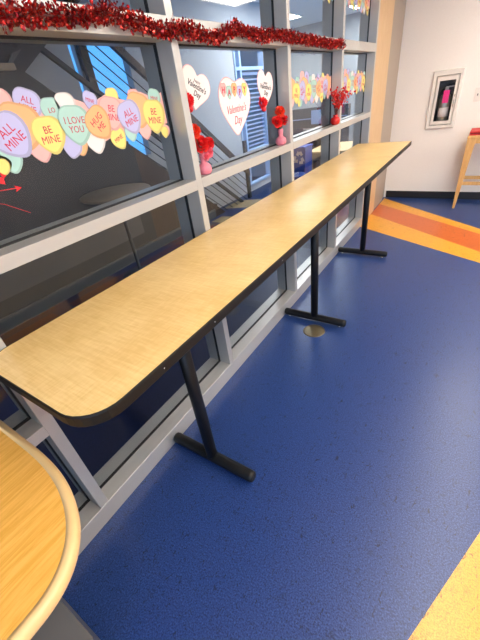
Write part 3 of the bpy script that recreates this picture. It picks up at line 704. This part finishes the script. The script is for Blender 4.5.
for (cy, cz, w, h, rot, fl, ty, lab) in ((1.510, 1.700, 0.22, 0.175, -22, (1.425, 1.660), 0.0, 'small white heart sign with dark script and red flower, left of three'),
                                  (2.190, 1.668, 0.21, 0.205, -8, (2.135, 1.600), 0.0, 'small white heart sign with dark script and red flower, right of three')):
    s = heart_sign(cy, cz, w, h, rot, lab)
    a = math.radians(rot)
    def at(u, v): return (0.003, u*math.cos(a) - v*math.sin(a), u*math.sin(a) + v*math.cos(a))
    lettering("happy", 0.020, at(0.0, 0.032), a, M['ink'], s, depth=0.0003, shear=0.3)
    lettering("Valentine's", 0.036, at(0.0, 0.010), a, M['ink'], s, depth=0.0003, shear=0.35, bold=0.0006, width=0.9)
    lettering("Day", 0.036, at(0.004, -0.022), a, M['ink'], s, depth=0.0003, shear=0.35, bold=0.0006, width=0.9)
    fl = (fl[0]*KG, gz(fl[1])); cy *= KG; cz = gz(cz)
    bm = bmesh.new(); rose(bm, (0.012, fl[0] - cy, fl[1] - cz), 0.036, 0, 3, (1, -0.1, 0.1)); ball(bm, (0.010, fl[0] - cy + 0.005, fl[1] - cz - 0.035), 0.016, 6)
    link('red_flower', bm, M['redpaper'], s)

# red arrow decal and cord low on the first pane
ar = empty('arrow_decoration', (GLS, 0.50*KG, gz(1.50)))
bm = bmesh.new(); tube(bm, [(0.003, -0.2, 0.012), (0.003, 0.035, -0.010)], 0.0014, 6); link('shaft', bm, M['redpaper'], ar)
bm = bmesh.new(); prism(bm, [(0.048, -0.0115), (0.028, -0.001), (0.032, -0.0105), (0.026, -0.020)], YZ(0.001), 0.002); link('arrow_head', bm, M['redpaper'], ar)
bm = bmesh.new(); prism(bm, rot2(heart2d(0.022, 0.024, 20), 0.5, (0.0, 0.018)), YZ(0.001), 0.002); prism(bm, rot2(heart2d(0.018, 0.02, 20), -0.4, (0.012, 0.033)), YZ(0.001), 0.002)
link('tiny_hearts', bm, M['redpaper'], ar)
tag(ar, 'thin red paper arrow with tiny hearts stuck on the near dark pane', 'arrow decoration')
bm = bmesh.new(); tube(bm, [(0, -0.15, 0.06), (0, -0.03, 0.012), (0, 0.035, -0.035)], 0.0008, 5)
o = link('thread', bm, M['redpaper']); o.location = (GLS + 0.0015, 0.505*KG, gz(1.445)); tag(o, 'fine red thread hanging slantwise below the paper arrow', 'thread')

# ---------------------------------------------------------------- tinsel garland on the upper transom
GP = [(-0.1, 1.905), (0.35, 1.902), (0.647, 1.893), (0.761, 1.898), (0.877, 1.903), (1.02, 1.921), (1.148, 1.905), (1.246, 1.890), (1.398, 1.897), (1.604, 1.878), (1.70, 1.90), (1.783, 1.922), (2.025, 1.903), (2.25, 1.915), (2.547, 1.908), (2.9, 1.902), (3.10, 1.895), (3.374, 1.900), (3.46, 1.897)]
def gpos(y):
    for i in range(len(GP)-1):
        if GP[i][0] <= y <= GP[i+1][0]:
            t = (y-GP[i][0])/(GP[i+1][0]-GP[i][0]); t = t*t*(3-2*t); return GP[i][1] + (GP[i+1][1]-GP[i][1])*t
    return GP[-1][1]
ga = empty('tinsel_garland', (0.028, 1.7, 1.9)); OG = Vector((0.028, 1.7, 1.9))
bm = bmesh.new(); y = -0.1; pts = []
while y < 3.42: pts.append((0.0, y - 1.7, gpos(y) - 1.9)); y += 0.04
tube(bm, pts, 0.004, 6); link('wire', bm, M['stem'], ga)
rnd = random.Random(5); bm = bmesh.new(); N_ = 9000
for k in range(N_):
    y = rnd.uniform(-0.1, 3.40); R = rnd.betavariate(1.5, 1.8)*0.029*(1 + 0.15*math.sin(y*19)); a = rnd.uniform(0, 2*PI)
    c = Vector((R*math.cos(a), y - 1.7, gpos(y) - 1.9 + R*math.sin(a))); c.x = max(c.x, -0.024)
    d = Vector((math.cos(a), rnd.uniform(-0.8, 0.8), math.sin(a))).normalized(); s = Vector((rnd.uniform(-1, 1), rnd.uniform(-1, 1), rnd.uniform(-1, 1))).cross(d).normalized()
    L_ = rnd.uniform(0.007, 0.017); W_ = rnd.uniform(0.003, 0.0065)
    nrm = d.cross(s)*L_*0.25
    P0 = c - s*W_*0.5; P1 = c + s*W_*0.5; P2 = c + d*L_*0.6 + s*W_ + nrm; P3 = c + d*L_ + nrm*0.3; P4 = c + d*L_*0.6 - s*W_ + nrm
    for P_ in (P0, P1, P2, P3, P4): P_.x = max(P_.x, -0.026)
    f = bm.faces.new([bm.verts.new(p) for p in (P0, P1, P2, P3, P4)]); f.material_index = rnd.choice((0, 0, 0, 0, 1, 1, 2, 2, 2))
link('foil_leaves', bm, [M['tinsel'], M['tinsel2'], M['tinseld']], ga)['kind'] = 'stuff'
bm = bmesh.new()
for k in range(26):   # thin spikes
    y = rnd.uniform(0.3, 3.4); a = rnd.uniform(0.2, 2.4); z = gpos(y) - 1.9
    tube(bm, [(0, y - 1.7, z), (0.02*math.cos(a), y - 1.7 + rnd.uniform(-0.02, 0.02), z + 0.045*math.sin(a) + 0.008)], 0.0007, 4)
link('foil_spikes', bm, M['tinsel'], ga)['kind'] = 'stuff'
for (y, z) in ((0.66, 1.925), (0.70, 1.923), (0.74, 1.915), (0.82, 1.927), (0.95, 1.935), (1.10, 1.935), (1.95, 1.925), (2.95, 1.925)):
    bm = bmesh.new(); ball(bm, (0.012, y - 1.7, z - 1.9 + 0.006), 0.0055, 8); tube(bm, [(0.0, y - 1.7 + 0.01, z - 1.9 - 0.03), (0.012, y - 1.7, z - 1.9)], 0.001, 5); link('berry', bm, M['redball'], ga)
tag(ga, 'shiny red foil tinsel garland strung along the upper window rail', 'garland')

# ---------------------------------------------------------------- vases on the window ledge
def bud_vase(y, label, blooms, extra=None, x=-0.040):
    r = empty('flower_vase', (x, y, SILL1))
    bm = bmesh.new(); prof = [(0, 0), (0.026, 0.0), (0.036, 0.010), (0.038, 0.026), (0.034, 0.042), (0.020, 0.052), (0.015, 0.058), (0.016, 0.072), (0.018, 0.088), (0.016, 0.100), (0.012, 0.100), (0.009, 0.09), (0, 0.085)]
    lathe(bm, prof, n=16); link('vase', bm, M['pinkg'], r)
    for k, (dx, dy, dz, rad, m) in enumerate(blooms):
        bm = bmesh.new(); tube(bm, [(0, 0, 0.09), (dx*0.5, dy*0.5, (0.09 + dz)/2), (dx, dy, dz - rad*0.3)], 0.0016, 5); link('stem', bm, M['green'], r)
        bm = bmesh.new(); rose(bm, (dx, dy, dz), rad, 0, k, (0.7, -0.55 + 0.2*k, 0.5)); link('bloom', bm, M[m], r, smooth=True)
    bm = bmesh.new()
    for k in range(5):
        a = k*1.3; prism(bm, [(0, 0), (0.008, 0.012), (0, 0.03), (-0.008, 0.012)], lambda u, v, w: (v*math.cos(a)*0.8 + u*0.3, v*math.sin(a) + u*0.6, 0.105 + v*0.5 + w), 0.0006)
    link('leaves', bm, M['green'], r)
    return tag(r, label, 'flower vase')
bud_vase(1.462, 'pink bud vase packed with red and pink flowers, beside the left heart sign',
         [(0.0, -0.035, 0.205, 0.036, 'roseo'), (0.004, 0.0, 0.145, 0.044, 'rose'), (0.008, 0.060, 0.140, 0.032, 'rose'), (0.010, 0.045, 0.100, 0.030, 'pinkp'), (0.016, 0.008, 0.085, 0.026, 'pinkp')])
bud_vase(2.352, 'pink bud vase with three red flowers, in front of the mullion past the heart signs',
         [(0.0, 0.012, 0.205, 0.036, 'roseo'), (0.006, -0.044, 0.150, 0.040, 'rose'), (0.0, 0.062, 0.150, 0.036, 'rose')])
bv = empty('berry_vase', (-0.03, 3.45, SILL1))
bm = bmesh.new(); lathe(bm, [(0, 0), (0.026, 0), (0.040, 0.014), (0.044, 0.034), (0.036, 0.054), (0.022, 0.062), (0.020, 0.07), (0.024, 0.078), (0.020, 0.078), (0.014, 0.066), (0, 0.064)], n=20); link('vase', bm, M['redball'], bv)
rnd = random.Random(11)
for k in range(24):
    ty = rnd.uniform(-0.13, 0.24) if k > 2 else (-0.15, 0.30, 0.2)[k]; tx = rnd.uniform(-0.015, 0.10); tz = 0.17 + rnd.uniform(0.05, 0.12) - abs(ty)*0.1
    pts = [Vector((0, 0, 0.06)).lerp(Vector((tx, ty, tz)), t) + Vector((0, 0, 0.02*math.sin(PI*t))) for t in (0, 0.35, 0.7, 1)]
    bm = bmesh.new(); tube(bm, pts, [0.0016, 0.0014, 0.0012, 0.001], 5)
    link('stem', bm, M['stem'], bv)
    bm = bmesh.new()
    for j in range(9):
        t = 0.35 + 0.65*j/8; p = Vector((tx*t, ty*t, 0.06 + (tz - 0.06)*t + 0.02*math.sin(PI*t))) + Vector((rnd.uniform(-.006, .010), rnd.uniform(-.012, .012), rnd.uniform(-.012, .012))); p.x = max(p.x, -0.012)
        ball(bm, p, rnd.uniform(0.0055, 0.010), 5)
    link('berries', bm, M['redball'], bv, smooth=True)['kind'] = 'stuff'
tag(bv, 'glossy red vase of red berry sprays on the ledge near the far end', 'vase')
